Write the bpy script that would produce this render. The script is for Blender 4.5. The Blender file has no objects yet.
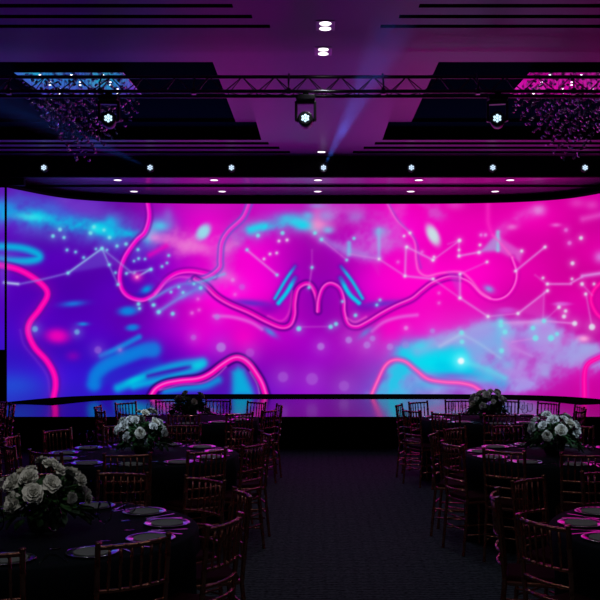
import bpy, math, random
import numpy as np
random.seed(7)
sc = bpy.context.scene
col = sc.collection
PI = math.pi
R = math.radians
H = 1.86            # eye height
AX = 0.10           # centre line of the hall

# ------------------------------------------------------------------ materials
def s2l(c):
    return tuple(((v/255)/12.92 if v/255 <= .04045 else ((v/255+.055)/1.055)**2.4) for v in c)
def mat(name, rgb=(.5, .5, .5), rough=.5, metal=0., spec=.5, coat=0., emit=None, es=0., noise=None, bump=0., nscale=20., lin=True):
    m = bpy.data.materials.new(name); m.use_nodes = True
    nt = m.node_tree; b = nt.nodes['Principled BSDF']
    b.inputs['Base Color'].default_value = (*rgb, 1)
    b.inputs['Roughness'].default_value = rough
    b.inputs['Metallic'].default_value = metal
    b.inputs['Specular IOR Level'].default_value = spec
    b.inputs['Coat Weight'].default_value = coat
    if emit:
        b.inputs['Emission Color'].default_value = (*emit, 1); b.inputs['Emission Strength'].default_value = es
    if noise or bump:
        tc = nt.nodes.new('ShaderNodeTexCoord')
        n = nt.nodes.new('ShaderNodeTexNoise'); n.inputs['Scale'].default_value = nscale; n.inputs['Detail'].default_value = 3
        nt.links.new(tc.outputs['Object'], n.inputs['Vector'])
        if noise:
            r = nt.nodes.new('ShaderNodeValToRGB')
            r.color_ramp.elements[0].position = .3; r.color_ramp.elements[1].position = .7
            r.color_ramp.elements[0].color = (*rgb, 1); r.color_ramp.elements[1].color = (*noise, 1)
            nt.links.new(n.outputs['Fac'], r.inputs['Fac']); nt.links.new(r.outputs['Color'], b.inputs['Base Color'])
        if bump:
            bp = nt.nodes.new('ShaderNodeBump'); bp.inputs['Strength'].default_value = bump; bp.inputs['Distance'].default_value = .01
            nt.links.new(n.outputs['Fac'], bp.inputs['Height']); nt.links.new(bp.outputs['Normal'], b.inputs['Normal'])
    return m
M = {}
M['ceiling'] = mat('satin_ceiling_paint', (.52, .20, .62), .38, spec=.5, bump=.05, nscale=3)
M['soffit'] = mat('gloss_soffit_panel', (.24, .13, .29), .24, spec=.4, coat=.25)
M['black'] = mat('matte_black', (.012, .012, .014), .7, spec=.2)
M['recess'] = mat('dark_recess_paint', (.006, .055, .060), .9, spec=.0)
M['wall'] = mat('dark_wall_fabric', (.035, .033, .04), .85, spec=.2, noise=(.025, .024, .03), nscale=40)
M['velvet'] = mat('black_border_velvet', (.003, .003, .003), 1., spec=0.)
M['stage'] = mat('polished_black_stage', (.008, .008, .011), .13, spec=.17)
M['skirt'] = mat('black_stage_skirt', (.006, .006, .007), .8, spec=.1)
M['bezel'] = mat('black_bezel', (.008, .008, .009), .6, spec=.15)
M['cloth'] = mat('dark_navy_cloth', (.013, .018, .025), .8, spec=.08, bump=.15, nscale=60)
M['chair'] = mat('copper_lacquer', (.80, .33, .22), .22, metal=.9, coat=.2, noise=(.62, .24, .13), nscale=14)
M['pad'] = mat('dark_red_seat_pad', (.045, .006, .009), .8, spec=.08, bump=.1, nscale=50)
M['plate'] = mat('grey_ceramic', (.40, .43, .39), .7, spec=.15)
M['rim'] = mat('silvered_glass_rim', (.92, .88, .93), .12, metal=.95)
M['steel'] = mat('cutlery_steel', (.7, .7, .72), .16, metal=1)
M["truss"] = mat("truss_aluminium", (.16, .16, .17), .28, metal=.8)
M['fixture'] = mat('lamp_body_plastic', (.02, .02, .023), .35, spec=.5)
M['cell'] = mat('led_cell_glow', (.8, .9, 1), .3, emit=(.60, .86, 1), es=1.25)
M['cell2'] = mat('par_cell_glow', (.8, .9, 1), .3, emit=(.62, .8, 1), es=1.2)
M['down'] = mat('downlight_glow', (1, 1, 1), .3, emit=(1, .93, .97), es=2.5)
M['downring'] = mat('downlight_ring', (.6, .5, .6), .3, metal=.4)
M['mirror'] = mat('chandelier_canopy_metal', (.80, .84, .90), .10, metal=1.0)
M['petal'] = mat('white_petal', (.80, .79, .75), .6, spec=.2, noise=(.70, .71, .66), nscale=30)
M['petal_cream'] = mat('cream_petal', (.72, .68, .54), .6, spec=.2, noise=(.80, .78, .70), nscale=30)
M['leaf'] = mat('green_leaf', (.03, .10, .025), .45, noise=(.02, .06, .02), nscale=15)
M['vase'] = mat('black_vase', (.02, .02, .022), .15, coat=.5)

def crystal_mat():
    m = bpy.data.materials.new('clear_crystal'); m.use_nodes = True; nt = m.node_tree; nt.nodes.clear()
    o = nt.nodes.new('ShaderNodeOutputMaterial'); mx = nt.nodes.new('ShaderNodeMixShader')
    t = nt.nodes.new('ShaderNodeBsdfTransparent'); g = nt.nodes.new('ShaderNodeBsdfGlossy')
    t.inputs['Color'].default_value = (.62, .64, .68, 1)
    g.inputs['Roughness'].default_value = .18; g.inputs['Color'].default_value = (.95, .95, 1, 1)
    lw = nt.nodes.new('ShaderNodeLayerWeight'); lw.inputs['Blend'].default_value = .62
    mx.inputs['Fac'].default_value = .75
    nt.links.new(t.outputs[0], mx.inputs[1]); nt.links.new(g.outputs[0], mx.inputs[2]); nt.links.new(mx.outputs[0], o.inputs[0])
    return m
M['crystal'] = crystal_mat()
def glass_mat():
    m = bpy.data.materials.new('wine_glass'); m.use_nodes = True; nt = m.node_tree; nt.nodes.clear()
    o = nt.nodes.new('ShaderNodeOutputMaterial'); mx = nt.nodes.new('ShaderNodeMixShader')
    t = nt.nodes.new('ShaderNodeBsdfTransparent'); g = nt.nodes.new('ShaderNodeBsdfGlossy')
    t.inputs['Color'].default_value = (.95, .95, .96, 1); g.inputs['Roughness'].default_value = .03
    lw = nt.nodes.new('ShaderNodeLayerWeight'); lw.inputs['Blend'].default_value = .12
    nt.links.new(lw.outputs['Fresnel'], mx.inputs['Fac'])
    nt.links.new(t.outputs[0], mx.inputs[1]); nt.links.new(g.outputs[0], mx.inputs[2]); nt.links.new(mx.outputs[0], o.inputs[0])
    return m
M['glass'] = glass_mat()
def carpet():
    m = mat('patterned_carpet', (.02, .021, .026), .95, spec=.1)
    nt = m.node_tree; b = nt.nodes['Principled BSDF']; L = nt.links.new
    tc = nt.nodes.new('ShaderNodeTexCoord')
    mp = nt.nodes.new('ShaderNodeMapping'); mp.inputs['Scale'].default_value = (1, 1, 1)
    L(tc.outputs['Object'], mp.inputs['Vector'])
    v = nt.nodes.new('ShaderNodeTexVoronoi'); v.feature = 'DISTANCE_TO_EDGE'; v.inputs['Scale'].default_value = 9; v.inputs['Randomness'].default_value = .35
    w = nt.nodes.new('ShaderNodeTexWave'); w.wave_type = 'RINGS'; w.inputs['Scale'].default_value = 7; w.inputs['Distortion'].default_value = 7; w.inputs['Detail'].default_value = 3
    n = nt.nodes.new('ShaderNodeTexNoise'); n.inputs['Scale'].default_value = 38; n.inputs['Detail'].default_value = 5
    for x in (v, w, n): L(mp.outputs[0], x.inputs['Vector'])
    a = nt.nodes.new('ShaderNodeMath'); a.operation = 'MULTIPLY_ADD'; a.inputs[1].default_value = 1.0
    L(v.outputs['Distance'], a.inputs[0]); L(w.outputs['Fac'], a.inputs[2])
    a2 = nt.nodes.new('ShaderNodeMath'); a2.operation = 'MULTIPLY_ADD'; a2.inputs[1].default_value = 3.0
    L(n.outputs['Fac'], a2.inputs[0]); L(a.outputs[0], a2.inputs[2])
    r = nt.nodes.new('ShaderNodeValToRGB'); e = r.color_ramp.elements
    e[0].position = .48; e[0].color = (.018, .023, .029, 1); e[1].position = .86; e[1].color = (.105, .125, .155, 1)
    sc_ = nt.nodes.new('ShaderNodeMath'); sc_.operation = 'MULTIPLY'; sc_.inputs[1].default_value = .33
    L(a2.outputs[0], sc_.inputs[0]); L(sc_.outputs[0], r.inputs['Fac']); L(r.outputs['Color'], b.inputs['Base Color'])
    return m
M['carpet'] = carpet()

# ------------------------------------------------------------------ mesh helpers
class MB:
    def __init__(s): s.v = []; s.f = []
    def box(s, x0, x1, y0, y1, z0, z1):
        n = len(s.v)
        s.v += [(x0,y0,z0),(x1,y0,z0),(x1,y1,z0),(x0,y1,z0),(x0,y0,z1),(x1,y0,z1),(x1,y1,z1),(x0,y1,z1)]
        s.f += [tuple(n+i for i in q) for q in ((0,3,2,1),(4,5,6,7),(0,1,5,4),(1,2,6,5),(2,3,7,6),(3,0,4,7))]
        return s
    def tube(s, pts, rad, n=6, knots=0, kr=1.35, caps=True):
        """tube along pts; knots = bamboo rings per segment run"""
        P = [np.array(p, float) for p in pts]
        if knots:
            L = [0]
            for a, b in zip(P, P[1:]): L.append(L[-1]+np.linalg.norm(b-a))
            T = []
            for k in range(knots+1):
                c = L[-1]*(k+.0)/knots
                for d, q in ((-.010, 1), (0, kr), (.010, 1)):
                    t = c+d
                    if 0 <= t <= L[-1]: T.append((t, q))
            T = sorted(set(T + [(l, 1) for l in L[1:-1]] ))
            Q = []; RR = []
            for t, q in T:
                i = min(max(int(np.searchsorted(L, t))-1, 0), len(P)-2)
                u = (t-L[i])/max(L[i+1]-L[i], 1e-9)
                Q.append(P[i]*(1-u)+P[i+1]*u); RR.append(rad*q)
            P = Q
        else:
            RR = rad if isinstance(rad, (list, tuple)) else [rad]*len(P)
        n0 = len(s.v)
        for i, p in enumerate(P):
            t = P[min(i+1, len(P)-1)]-P[max(i-1, 0)]; t = t/(np.linalg.norm(t)+1e-12)
            a = np.array((0, 0, 1.)) if abs(t[2]) < .9 else np.array((1., 0, 0))
            u = np.cross(t, a); u /= np.linalg.norm(u); w = np.cross(t, u)
            for k in range(n):
                q = p+RR[i]*(math.cos(2*PI*k/n)*u+math.sin(2*PI*k/n)*w); s.v.append(tuple(q))
        for i in range(len(P)-1):
            for k in range(n):
                a = n0+i*n+k; b = n0+i*n+(k+1) % n
                s.f.append((a, b, b+n, a+n))
        if caps:
            s.f.append(tuple(n0+k for k in range(n))[::-1]); e = n0+(len(P)-1)*n
            s.f.append(tuple(e+k for k in range(n)))
        return s
    def lathe(s, prof, n=24, c=(0, 0, 0), axis='z', close=False):
        n0 = len(s.v)
        for (r, z) in prof:
            for k in range(n):
                a = 2*PI*k/n; x, y = r*math.cos(a), r*math.sin(a)
                p = (x, y, z) if axis == 'z' else (x, z, y)
                s.v.append((p[0]+c[0], p[1]+c[1], p[2]+c[2]))
        for i in range(len(prof)-1):
            for k in range(n):
                a = n0+i*n+k; b = n0+i*n+(k+1) % n
                s.f.append((a, b, b+n, a+n) if axis == 'z' else (a, a+n, b+n, b))
        return s
    def grid(s, fn, nu, nv):
        n0 = len(s.v)
        for j in range(nv+1):
            for i in range(nu+1): s.v.append(fn(i/nu, j/nv))
        for j in range(nv):
            for i in range(nu):
                a = n0+j*(nu+1)+i; s.f.append((a, a+1, a+nu+2, a+nu+1))
        return s
    def mesh(s, name, m, smooth=False):
        me = bpy.data.meshes.new(name); me.from_pydata(s.v, [], s.f); me.materials.append(m); me.update()
        if smooth: me.polygons.foreach_set('use_smooth', [True]*len(me.polygons))
        return me
    def build(s, name, m, parent=None, smooth=False, loc=None):
        o = bpy.data.objects.new(name, s.mesh(name, m, smooth)); col.objects.link(o)
        if parent: o.parent = parent
        if loc: o.location = loc
        return o
def tag(o, label=None, cat=None, group=None, kind=None):
    if label: o['label'] = label
    if cat: o['category'] = cat
    if group: o['group'] = group
    if kind: o['kind'] = kind
    return o
def thing(name, label, cat, loc=(0, 0, 0), rz=0, group=None):
    o = bpy.data.objects.new(name, None); o.empty_display_size = .1; col.objects.link(o)
    o.location = loc; o.rotation_euler = (0, 0, rz)
    return tag(o, label, cat, group)
def copy_tree(o, parent=None):
    c = o.copy(); col.objects.link(c); c.parent = parent
    for ch in list(o.children): copy_tree(ch, c)
    return c
def bevel(o, w, seg=2):
    m = o.modifiers.new('bevel', 'BEVEL'); m.width = w; m.segments = seg; m.limit_method = 'ANGLE'; return o
def struct(name, mb, m, **k):
    o = mb.build(name, m, **k); return tag(o, kind='structure')

# ------------------------------------------------------------------ the room
XL, XR, YB, YF = -9.0, 9.2, -7.0, 21.6
K = .962
ZTOPB = H+2.3
ZC = H+3.30                     # main ceiling
ZS1, ZS2 = H+2.909, H+2.87      # stepped soffit above the screen
struct('floor', MB().box(XL, XR, YB, YF, -.1, 0), M['carpet'])
struct('wall_left', MB().box(XL-.2, XL, YB, YF, 0, ZC+.8), M['wall'])
struct('wall_right', MB().box(XR, XR+.2, YB, YF, 0, ZC+.8), M['wall'])
struct('wall_far', MB().box(XL, XR, YF, YF+.2, 0, ZC+.8), M['black'])
struct('wall_back', MB().box(XL, XR, YB-.2, YB, 0, ZC+.8), M['wall'])

holes = []
near = [(9.66, 1.15), (9.99, .98), (10.33, .80), (10.66, .62)]
far = [(17.27, .965), (17.69, .785), (18.12, .60)]
near = [(d*K, h*K) for d, h in near]; far = [(d*K, h*K) for d, h in far]
for (d, h) in near: holes += [(-7.6, AX-h, d-.055, d+.055), (AX+h, 7.8, d-.055, d+.055)]
for (d, h) in far: holes += [(-7.6, AX-h, d-.11, d+.11), (AX+h, 7.8, d-.11, d+.11)]
slots = list(holes)
CY0, CY1, CI = 12.07*K, 16.97*K, 1.08*K
coff = [(-7.6, AX-CI, CY0, CY1), (AX+CI, 7.8, CY0, CY1)]
holes += coff
xs = sorted({XL, XR} | {h[0] for h in holes} | {h[1] for h in holes})
ys = sorted({YB, 17.83} | {h[2] for h in holes} | {h[3] for h in holes})
cb = MB()
for i in range(len(xs)-1):
    for j in range(len(ys)-1):
        cx, cy = (xs[i]+xs[i+1])/2, (ys[j]+ys[j+1])/2
        if any(h[0] < cx < h[1] and h[2] < cy < h[3] for h in holes): continue
        n = len(cb.v)
        cb.v += [(xs[i], ys[j], ZC), (xs[i], ys[j+1], ZC), (xs[i+1], ys[j+1], ZC), (xs[i+1], ys[j], ZC)]
        cb.f.append((n, n+1, n+2, n+3))
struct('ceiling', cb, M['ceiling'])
def up_box(mb, x0, x1, y0, y1, z0, z1):   # open-bottomed recess
    n = len(mb.v)
    mb.v += [(x0,y0,z0),(x1,y0,z0),(x1,y1,z0),(x0,y1,z0),(x0,y0,z1),(x1,y0,z1),(x1,y1,z1),(x0,y1,z1)]
    mb.f += [tuple(n+i for i in q) for q in ((4,7,6,5),(0,1,5,4),(1,2,6,5),(2,3,7,6),(3,0,4,7))]
tn = 0
for h in slots:
    mb = MB(); up_box(mb, *h, ZC, ZC+.12); tn += 1
    struct('trim_%d' % tn, mb, M['black'])
ZR, ZP = H+3.50, H+3.55
for si, (x0, x1, y0, y1) in enumerate(coff):
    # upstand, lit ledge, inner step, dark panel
    mb = MB(); n = 0
    mb.v += [(x0,y0,ZC),(x1,y0,ZC),(x1,y1,ZC),(x0,y1,ZC),(x0,y0,ZR),(x1,y0,ZR),(x1,y1,ZR),(x0,y1,ZR)]
    mb.f += [(0,1,5,4),(1,2,6,5),(2,3,7,6),(3,0,4,7)]
    tn += 1; struct('trim_%d' % tn, mb, M['black'])
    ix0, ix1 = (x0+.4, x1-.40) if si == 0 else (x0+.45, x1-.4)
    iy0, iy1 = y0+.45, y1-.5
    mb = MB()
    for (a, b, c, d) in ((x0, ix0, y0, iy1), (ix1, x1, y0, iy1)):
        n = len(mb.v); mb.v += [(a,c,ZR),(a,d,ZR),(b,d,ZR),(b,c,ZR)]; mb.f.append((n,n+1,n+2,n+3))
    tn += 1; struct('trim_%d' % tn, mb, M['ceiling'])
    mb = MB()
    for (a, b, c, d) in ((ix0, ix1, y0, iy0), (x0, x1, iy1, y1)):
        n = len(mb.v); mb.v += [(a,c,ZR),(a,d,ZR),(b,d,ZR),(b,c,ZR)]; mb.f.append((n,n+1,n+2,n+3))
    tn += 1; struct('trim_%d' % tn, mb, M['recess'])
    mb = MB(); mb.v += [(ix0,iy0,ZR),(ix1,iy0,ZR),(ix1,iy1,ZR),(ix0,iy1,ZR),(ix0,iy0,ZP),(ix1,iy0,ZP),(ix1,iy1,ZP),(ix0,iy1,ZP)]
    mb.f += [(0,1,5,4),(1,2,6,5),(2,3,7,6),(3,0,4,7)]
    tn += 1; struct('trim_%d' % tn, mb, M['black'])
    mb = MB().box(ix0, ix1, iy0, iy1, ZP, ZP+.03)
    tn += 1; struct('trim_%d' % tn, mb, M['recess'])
struct('beam_fascia', MB().box(XL, XR, 17.83, 17.93, ZS1, ZC+.1), M['black'])
struct('soffit', MB().box(XL, XR, 17.93, 18.8, ZS1, ZS1+.05), M['soffit'])
struct('soffit_step', MB().box(XL, XR, 18.8, 18.84, ZS2, ZS1+.05), M['black'])
struct('soffit_inner', MB().box(XL, XR, 18.84, 19.90, ZS2, ZS2+.05), M['soffit'])
struct('beam_rear', MB().box(XL, XR, 20.25, 20.35, ZTOPB, ZC), M['black'])
# stage
ZT = .508
struct('stage_platform', MB().box(XL, XR, 15.05, YF, 0, ZT), M['skirt'])
struct('stage_floor', MB().box(XL, XR, 15.03, YF, ZT, ZT+.012), M['stage'])

# ------------------------------------------------------------------ the curved LED screen
F = 950.
prof = [(7, 187.6), (20, 190.2), (33, 193.0), (50, 196.2), (67, 198.8), (90, 200.8), (117, 202.3), (150, 203.3), (200, 203.9), (260, 204), (316, 204)]
pl = []
for (px, py) in prof:
    d = 20*128/(332-py); pl.append(((px-316)/F*d, d))
half = [(p[0]-AX*0, p[1]) for p in pl]
CX = half[-1][0]
pts = half + [(2*.02+(-p[0]) + .04, p[1]) for p in half[:-1]][::-1]
# smooth resample by arc length
P = np.array(pts)
def resample(P, n):
    seg = np.r_[0, np.cumsum(np.linalg.norm(np.diff(P, axis=0), axis=1))]
    t = np.linspace(0, seg[-1], n)
    return np.c_[np.interp(t, seg, P[:, 0]), np.interp(t, seg, P[:, 1])]
Q = resample(P, 240)
for _ in range(30):
    Q[1:-1] = (Q[:-2]+2*Q[1:-1]+Q[2:])/4
ZB_, ZTop = H-62*20/950., H+128*20/950.

# ---- the moving picture on the screen, drawn in a 600-wide frame
def lin(c): return np.array(s2l(c))
class Art:
    def __init__(s, X, Y):
        s.X, s.Y = X, Y
        gx = [0, 50, 100, 150, 200, 250, 300, 320, 350, 400, 450, 500, 550, 600]
        gy = [200, 225, 250, 275, 300, 330, 360, 395]
        g = [
         [(100,20,185),(92,25,182),(95,15,168),(150,0,170),(200,20,190),(200,10,190),(200,20,190),(200,10,185),(210,0,180),(238,0,185),(240,0,180),(235,0,175),(230,0,170),(225,0,170)],
         [(95,10,182),(88,8,180),(85,0,175),(130,0,180),(240,0,200),(200,0,190),(180,0,180),(180,0,180),(190,0,180),(240,0,200),(240,0,185),(235,0,180),(228,0,170),(222,0,165)],
         [(85,0,182),(80,0,178),(92,0,172),(110,0,190),(230,0,205),(255,0,210),(165,0,180),(150,0,175),(170,0,185),(255,0,205),(250,0,195),(240,0,185),(228,0,170),(222,0,165)],
         [(85,0,182),(82,0,176),(84,0,175),(85,0,190),(230,0,205),(255,0,215),(165,0,190),(140,0,180),(190,0,190),(255,0,205),(255,0,200),(245,0,190),(228,0,170),(225,0,165)],
         [(85,0,185),(75,0,185),(82,0,178),(110,0,190),(255,0,210),(255,0,210),(180,0,190),(150,0,180),(170,0,180),(255,0,205),(250,0,190),(230,0,180),(225,0,170),(225,0,165)],
         [(65,10,195),(85,0,188),(78,0,180),(120,0,185),(215,0,205),(225,0,200),(170,0,190),(165,0,190),(180,10,190),(245,0,195),(220,40,195),(205,50,200),(210,30,190),(220,5,175)],
         [(50,20,200),(60,10,200),(50,10,200),(60,0,190),(120,0,190),(150,0,190),(150,0,190),(150,0,190),(160,20,190),(150,80,205),(150,110,215),(180,80,210),(200,40,195),(218,5,175)],
         [(40,60,210),(50,30,205),(50,20,200),(60,10,195),(70,20,200),(90,20,195),(140,10,190),(135,10,190),(140,40,195),(80,140,220),(150,60,200),(190,20,190),(215,10,185),(225,0,170)]]
        G = np.array([[c for c in r] for r in g], float)
        # smooth interpolation on a fine grid, then blur
        fx = np.arange(-60, 701, 4.); fy = np.arange(180, 411, 4.)
        rows = np.array([[np.interp(fx, gx, G[j, :, k]) for k in range(3)] for j in range(len(gy))])   # gy,3,fx
        fine = np.array([[np.interp(fy, gy, rows[:, k, i]) for i in range(len(fx))] for k in range(3)])  # 3,fx,fy
        for _ in range(22):
            fine[:, 1:-1] = (fine[:, :-2]+2*fine[:, 1:-1]+fine[:, 2:])/4
        for _ in range(10):
            fine[:, :, 1:-1] = (fine[:, :, :-2]+2*fine[:, :, 1:-1]+fine[:, :, 2:])/4
        ix = np.clip((X+60)/4, 0, len(fx)-1.001); iy = np.clip((Y-180)/4, 0, len(fy)-1.001)
        i0 = ix.astype(int); j0 = iy.astype(int); u = (ix-i0)[:, None]; v = (iy-j0)[:, None]
        f = lambda i, j: fine[:, i, j].T
        s.C = (f(i0, j0)*(1-u)*(1-v)+f(i0+1, j0)*u*(1-v)+f(i0, j0+1)*(1-u)*v+f(i0+1, j0+1)*u*v)
        # gentle drifting clouds of colour
        rs = np.random.RandomState(3)
        n = np.zeros(len(X))
        for k in range(26):
            a = rs.uniform(0, 2*PI); q = rs.uniform(.03, .13); n += np.sin((X*math.cos(a)+1.6*Y*math.sin(a))*q+rs.uniform(0, 6.3))/ (1+q*12)
        n /= np.abs(n).max()
        s.C *= ((1+.09*n)*np.interp(X, [440, 560], [1., .95]))[:, None]
        s.n = n
        # cloudy texture for the hazes
        cl = np.zeros(len(X)); amp = 1.
        for o_, cell in enumerate((22., 11., 5.5, 3.)):
            g2 = rs.rand(120, 300); gx2 = (X+80)/cell+.37*(Y/cell); gy2 = (Y-150)/cell-.2*(X/cell)+200/cell
            i0 = np.floor(gx2).astype(int); j0 = np.floor(gy2).astype(int); u = gx2-i0; v = gy2-j0
            u = u*u*(3-2*u); v = v*v*(3-2*v)
            f2 = lambda i, j: g2[j % 120, i % 300]
            cl += amp*(f2(i0, j0)*(1-u)*(1-v)+f2(i0+1, j0)*u*(1-v)+f2(i0, j0+1)*(1-u)*v+f2(i0+1, j0+1)*u*v); amp *= .6
        cl = (cl-cl.mean())/cl.std(); s.cl = cl
    def mix(s, a, c):
        a = np.clip(a, 0, 1)[:, None]; s.C = s.C*(1-a)+np.array(c, float)*a
    def blob(s, x, y, rx, ry, c, a=1., ang=0., p=2.):
        t = R(ang); dx, dy = s.X-x, s.Y-y
        u = (dx*math.cos(t)+dy*math.sin(t))/rx; v = (-dx*math.sin(t)+dy*math.cos(t))/ry
        s.mix(a*np.exp(-(u*u+v*v)**(p/2)), c)
    def dist(s, pts, smooth=True):
        P = np.array(pts, float)
        if smooth and len(P) > 2:
            E = np.vstack([2*P[0]-P[1], P, 2*P[-1]-P[-2]]); out = []
            for i in range(len(P)-1):
                a, b, c, d = E[i:i+4]
                for t in np.linspace(0, 1, 7)[:-1]:
                    out.append(.5*((2*b)+(c-a)*t+(2*a-5*b+4*c-d)*t*t+(3*b-a-3*c+d)*t**3))
            P = np.vstack([out, P[-1]])
        D = np.full(len(s.X), 1e9); S = np.zeros(len(s.X)); T = np.zeros(len(s.X)); n = len(P)-1
        for i in range(n):
            a, b = P[i], P[i+1]; ab = b-a; L = ab@ab+1e-9
            t = np.clip(((s.X-a[0])*ab[0]+(s.Y-a[1])*ab[1])/L, 0, 1)
            dx = s.X-a[0]-t*ab[0]; dy = s.Y-a[1]-t*ab[1]; d = np.hypot(dx, dy)
            m = d < D; D[m] = d[m]; T[m] = (i+t[m])/n
            S[m] = np.sign(ab[0]*dy[m]-ab[1]*dx[m])
        return D, S, T
    def line(s, pts, w, c, a=1., soft=1., fade=None, smooth=True):
        D, S, T = s.dist(pts, smooth)
        al = a/(1+np.exp(np.clip((D-w)/(soft*.5), -30, 30)))
        if fade: al = al*np.interp(T, *fade)
        if soft > 3.2: al = al*np.clip(1.0+.28*s.cl, .2, 1.3)
        s.mix(al, c)
    def ribbon(s, pts, w, c, edge=(70, 0, 130), core=(255, 110, 215), ea=.6, off=0., ca=.8, halo=0.):
        D, S, T = s.dist(pts); sd = D*S
        if halo: s.mix(halo*np.exp(-(D/(w*3.2))**2), c)
        s.mix(ea*np.exp(-((np.abs(sd)-w-1.2)/1.5)**2), edge)
        s.mix(1/(1+np.exp(np.clip((D-w)/.45, -30, 30))), c)
        s.mix(ca*np.exp(-((sd-off)/.8)**2), core)
    def poly(s, pts, c, a, soft=4.):
        P = np.array(pts, float); ins = np.zeros(len(s.X), bool)
        for i in range(len(P)):
            x1, y1 = P[i]; x2, y2 = P[(i+1) % len(P)]
            cond = ((y1 > s.Y) != (y2 > s.Y)) & (s.X < (x2-x1)*(s.Y-y1)/(y2-y1+1e-9)+x1); ins ^= cond
        D, _, _ = s.dist(list(pts)+[pts[0]], False); sd = np.where(ins, -D, D)
        if soft > 3.5: sd = sd-s.cl*1.8
        al = a/(1+np.exp(np.clip(sd/(soft*.5), -30, 30)))
        if soft > 3.5: al = al*np.clip(.95+.30*s.cl, .2, 1.35)
        s.mix(al, c)
    def dot(s, x, y, r, c=(120, 225, 235), a=.9):
        D = np.hypot(s.X-x, s.Y-y); s.mix(a/(1+np.exp(np.clip((D-r*.85)/.45, -30, 30))), c)
        s.mix(.25*np.exp(-(D/(r*2.2))**2), c)

def paint(X, Y):
    A = Art(X, Y)
    CY, LB, LI = (0, 205, 235), (20, 130, 225), (175, 150, 225)
    # soft hazes
    A.line([(-40,205),(0,214),(30,220),(60,224),(95,230),(125,238),(150,238)], 15, (85,95,212), .62, 9)
    A.line([(60,200),(85,208),(110,216),(135,222)], 8, (120,70,200), .5, 8); A.line([(20,200),(50,206)], 6, (60,110,215), .5, 7)
    A.line([(0,212),(30,216),(60,222),(95,227),(113,232)], 6., (0,200,232), 1., 5)
    A.blob(30, 217, 16, 4, (60,225,235), .8, 4); A.blob(5, 208, 12, 9, (30,150,230), .7)
    A.blob(60, 212, 16, 7, (60,110,220), .6, 25); A.blob(97, 229, 7, 4, (20,220,235), .9, 10); A.blob(88, 205, 20, 9, (110,50,200), .6)
    A.line([(110,222),(122,230),(134,236),(146,237)], 4, CY, .95, 4)
    A.blob(118, 222, 12, 9, (70,120,215), .55); A.blob(152, 232, 11, 7, (150,190,235), .75, -40)
    A.blob(163, 224, 13, 10, (110,120,220), .7); A.blob(160, 226, 9, 5, (70,205,235), .85); A.blob(168, 216, 5, 8, (130,110,215), .6)
    A.blob(178, 243, 20, 6, (240,90,215), .5, 15); A.blob(196, 247, 18, 6, (240,130,215), .65, 10); A.blob(155, 238, 7, 4, (250,150,225), .6)
    A.poly([(176,232),(160,240),(185,252),(214,247),(222,240),(200,240)], (235,110,210), .35, 8)
    A.poly([(213,272),(221,248),(238,228),(258,226),(252,240),(238,250),(236,281),(200,283)], (190,80,205), .55, 8)
    A.poly([(200,278),(222,262),(233,266),(236,281),(214,287)], (215,120,215), .5, 7)
    A.line([(240,234),(256,231),(274,226),(290,223),(312,224)], 10, (160,110,215), .55, 7)
    A.line([(250,230),(262,227),(276,225),(290,221),(304,224),(314,228)], 3.8, (40,205,235), .95, 3.5)
    A.blob(288, 219, 14, 6, (60,195,232), .8); A.blob(318, 219, 7, 18, (255,110,200), .6); A.blob(318, 225, 14, 7, (255,150,205), .8); A.blob(303, 225, 8, 5, (20,215,238), .9)
    A.blob(308, 216, 6, 5, (90,190,235), .8); A.blob(327, 215.5, 7, 5, (100,190,235), .85); A.blob(328, 230, 6, 4, (110,200,235), .85); A.blob(318, 206, 10, 3, (110,170,230), .6)
    A.line([(330,214),(350,215),(372,222),(388,232)], 11, (195,110,212), .62, 8)
    A.poly([(321,238),(334,230),(380,231),(396,246),(378,259),(349,256)], (195,115,218), .68, 5)
    A.blob(355, 217, 10, 6, (150,140,220), .5); A.line([(322,239),(335,246),(347,251),(362,255),(379,259)], 3.5, (160,150,225), .65, 3)
    A.line([(349,243),(349,254)], 2, (110,200,235), .8, 1.5); A.line([(379,230),(379,258)], 1.6, (140,190,235), .8, 1.5); A.blob(380, 232, 7, 5, (90,215,235), .75); A.line([(380,231),(396,241),(408,248)], 4, (200,110,215), .5, 4)
    A.poly([(392,200),(402,200),(404,214),(396,232),(384,226)], (225,110,215), .35, 7)
    A.poly([(404,246),(434,260),(434,279),(404,276)], (220,60,200), .3, 3)
    A.poly([(160,240),(176,234),(214,240),(236,244),(228,256),(206,254),(180,252)], (235,130,215), .45, 7)
    A.blob(220, 262, 8, 14, (200,120,215), .5, 10); A.blob(229, 277, 9, 5, (225,150,220), .55); A.blob(212, 228, 10, 6, (225,40,200), .4)
    # left cyan crescent
    A.line([(-30,244),(-10,246),(20,248),(36,253),(39,258),(28,261),(8,260),(-10,257)], 3.8, (0,195,228), .95, 2.6)
    A.blob(8, 254, 16, 4, (90,60,205), .6)
    # spots and swooshes, left
    A.blob(73, 303.7, 12, 3, (25,120,222), .9, -5); A.blob(83, 324, 5.5, 2, (20,140,222), .9); A.blob(128, 311, 10, 5, (10,135,225), .95, -4, 3); A.blob(132.5, 327.5, 7, 3.6, (10,135,225), .9, -5, 3)
    A.blob(146.5, 289.5, 6.5, 4, (0,150,225), .95, -30); A.blob(140, 296, 9, 3, (40,20,190), .8)
    A.blob(57.3, 336, 12, 7.5, (240,0,185), .95, 4, 2.6); A.blob(73, 356, 7, 5, (150,0,180), .6)
    A.line([(101,355.5),(112,351),(124,345),(139,337)], 2.6, (20,135,225), .95, 1.8, ([0,.3,1],[.7,1,1]))
    A.line([(94,384),(97,374),(107,365),(125,357),(142,351),(153,350)], 7.2, (8,135,225), .92, 3.1)
    A.line([(104,381),(120,374),(140,368),(158,363)], 4.5, (30,60,205), .4, 3.1)
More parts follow.
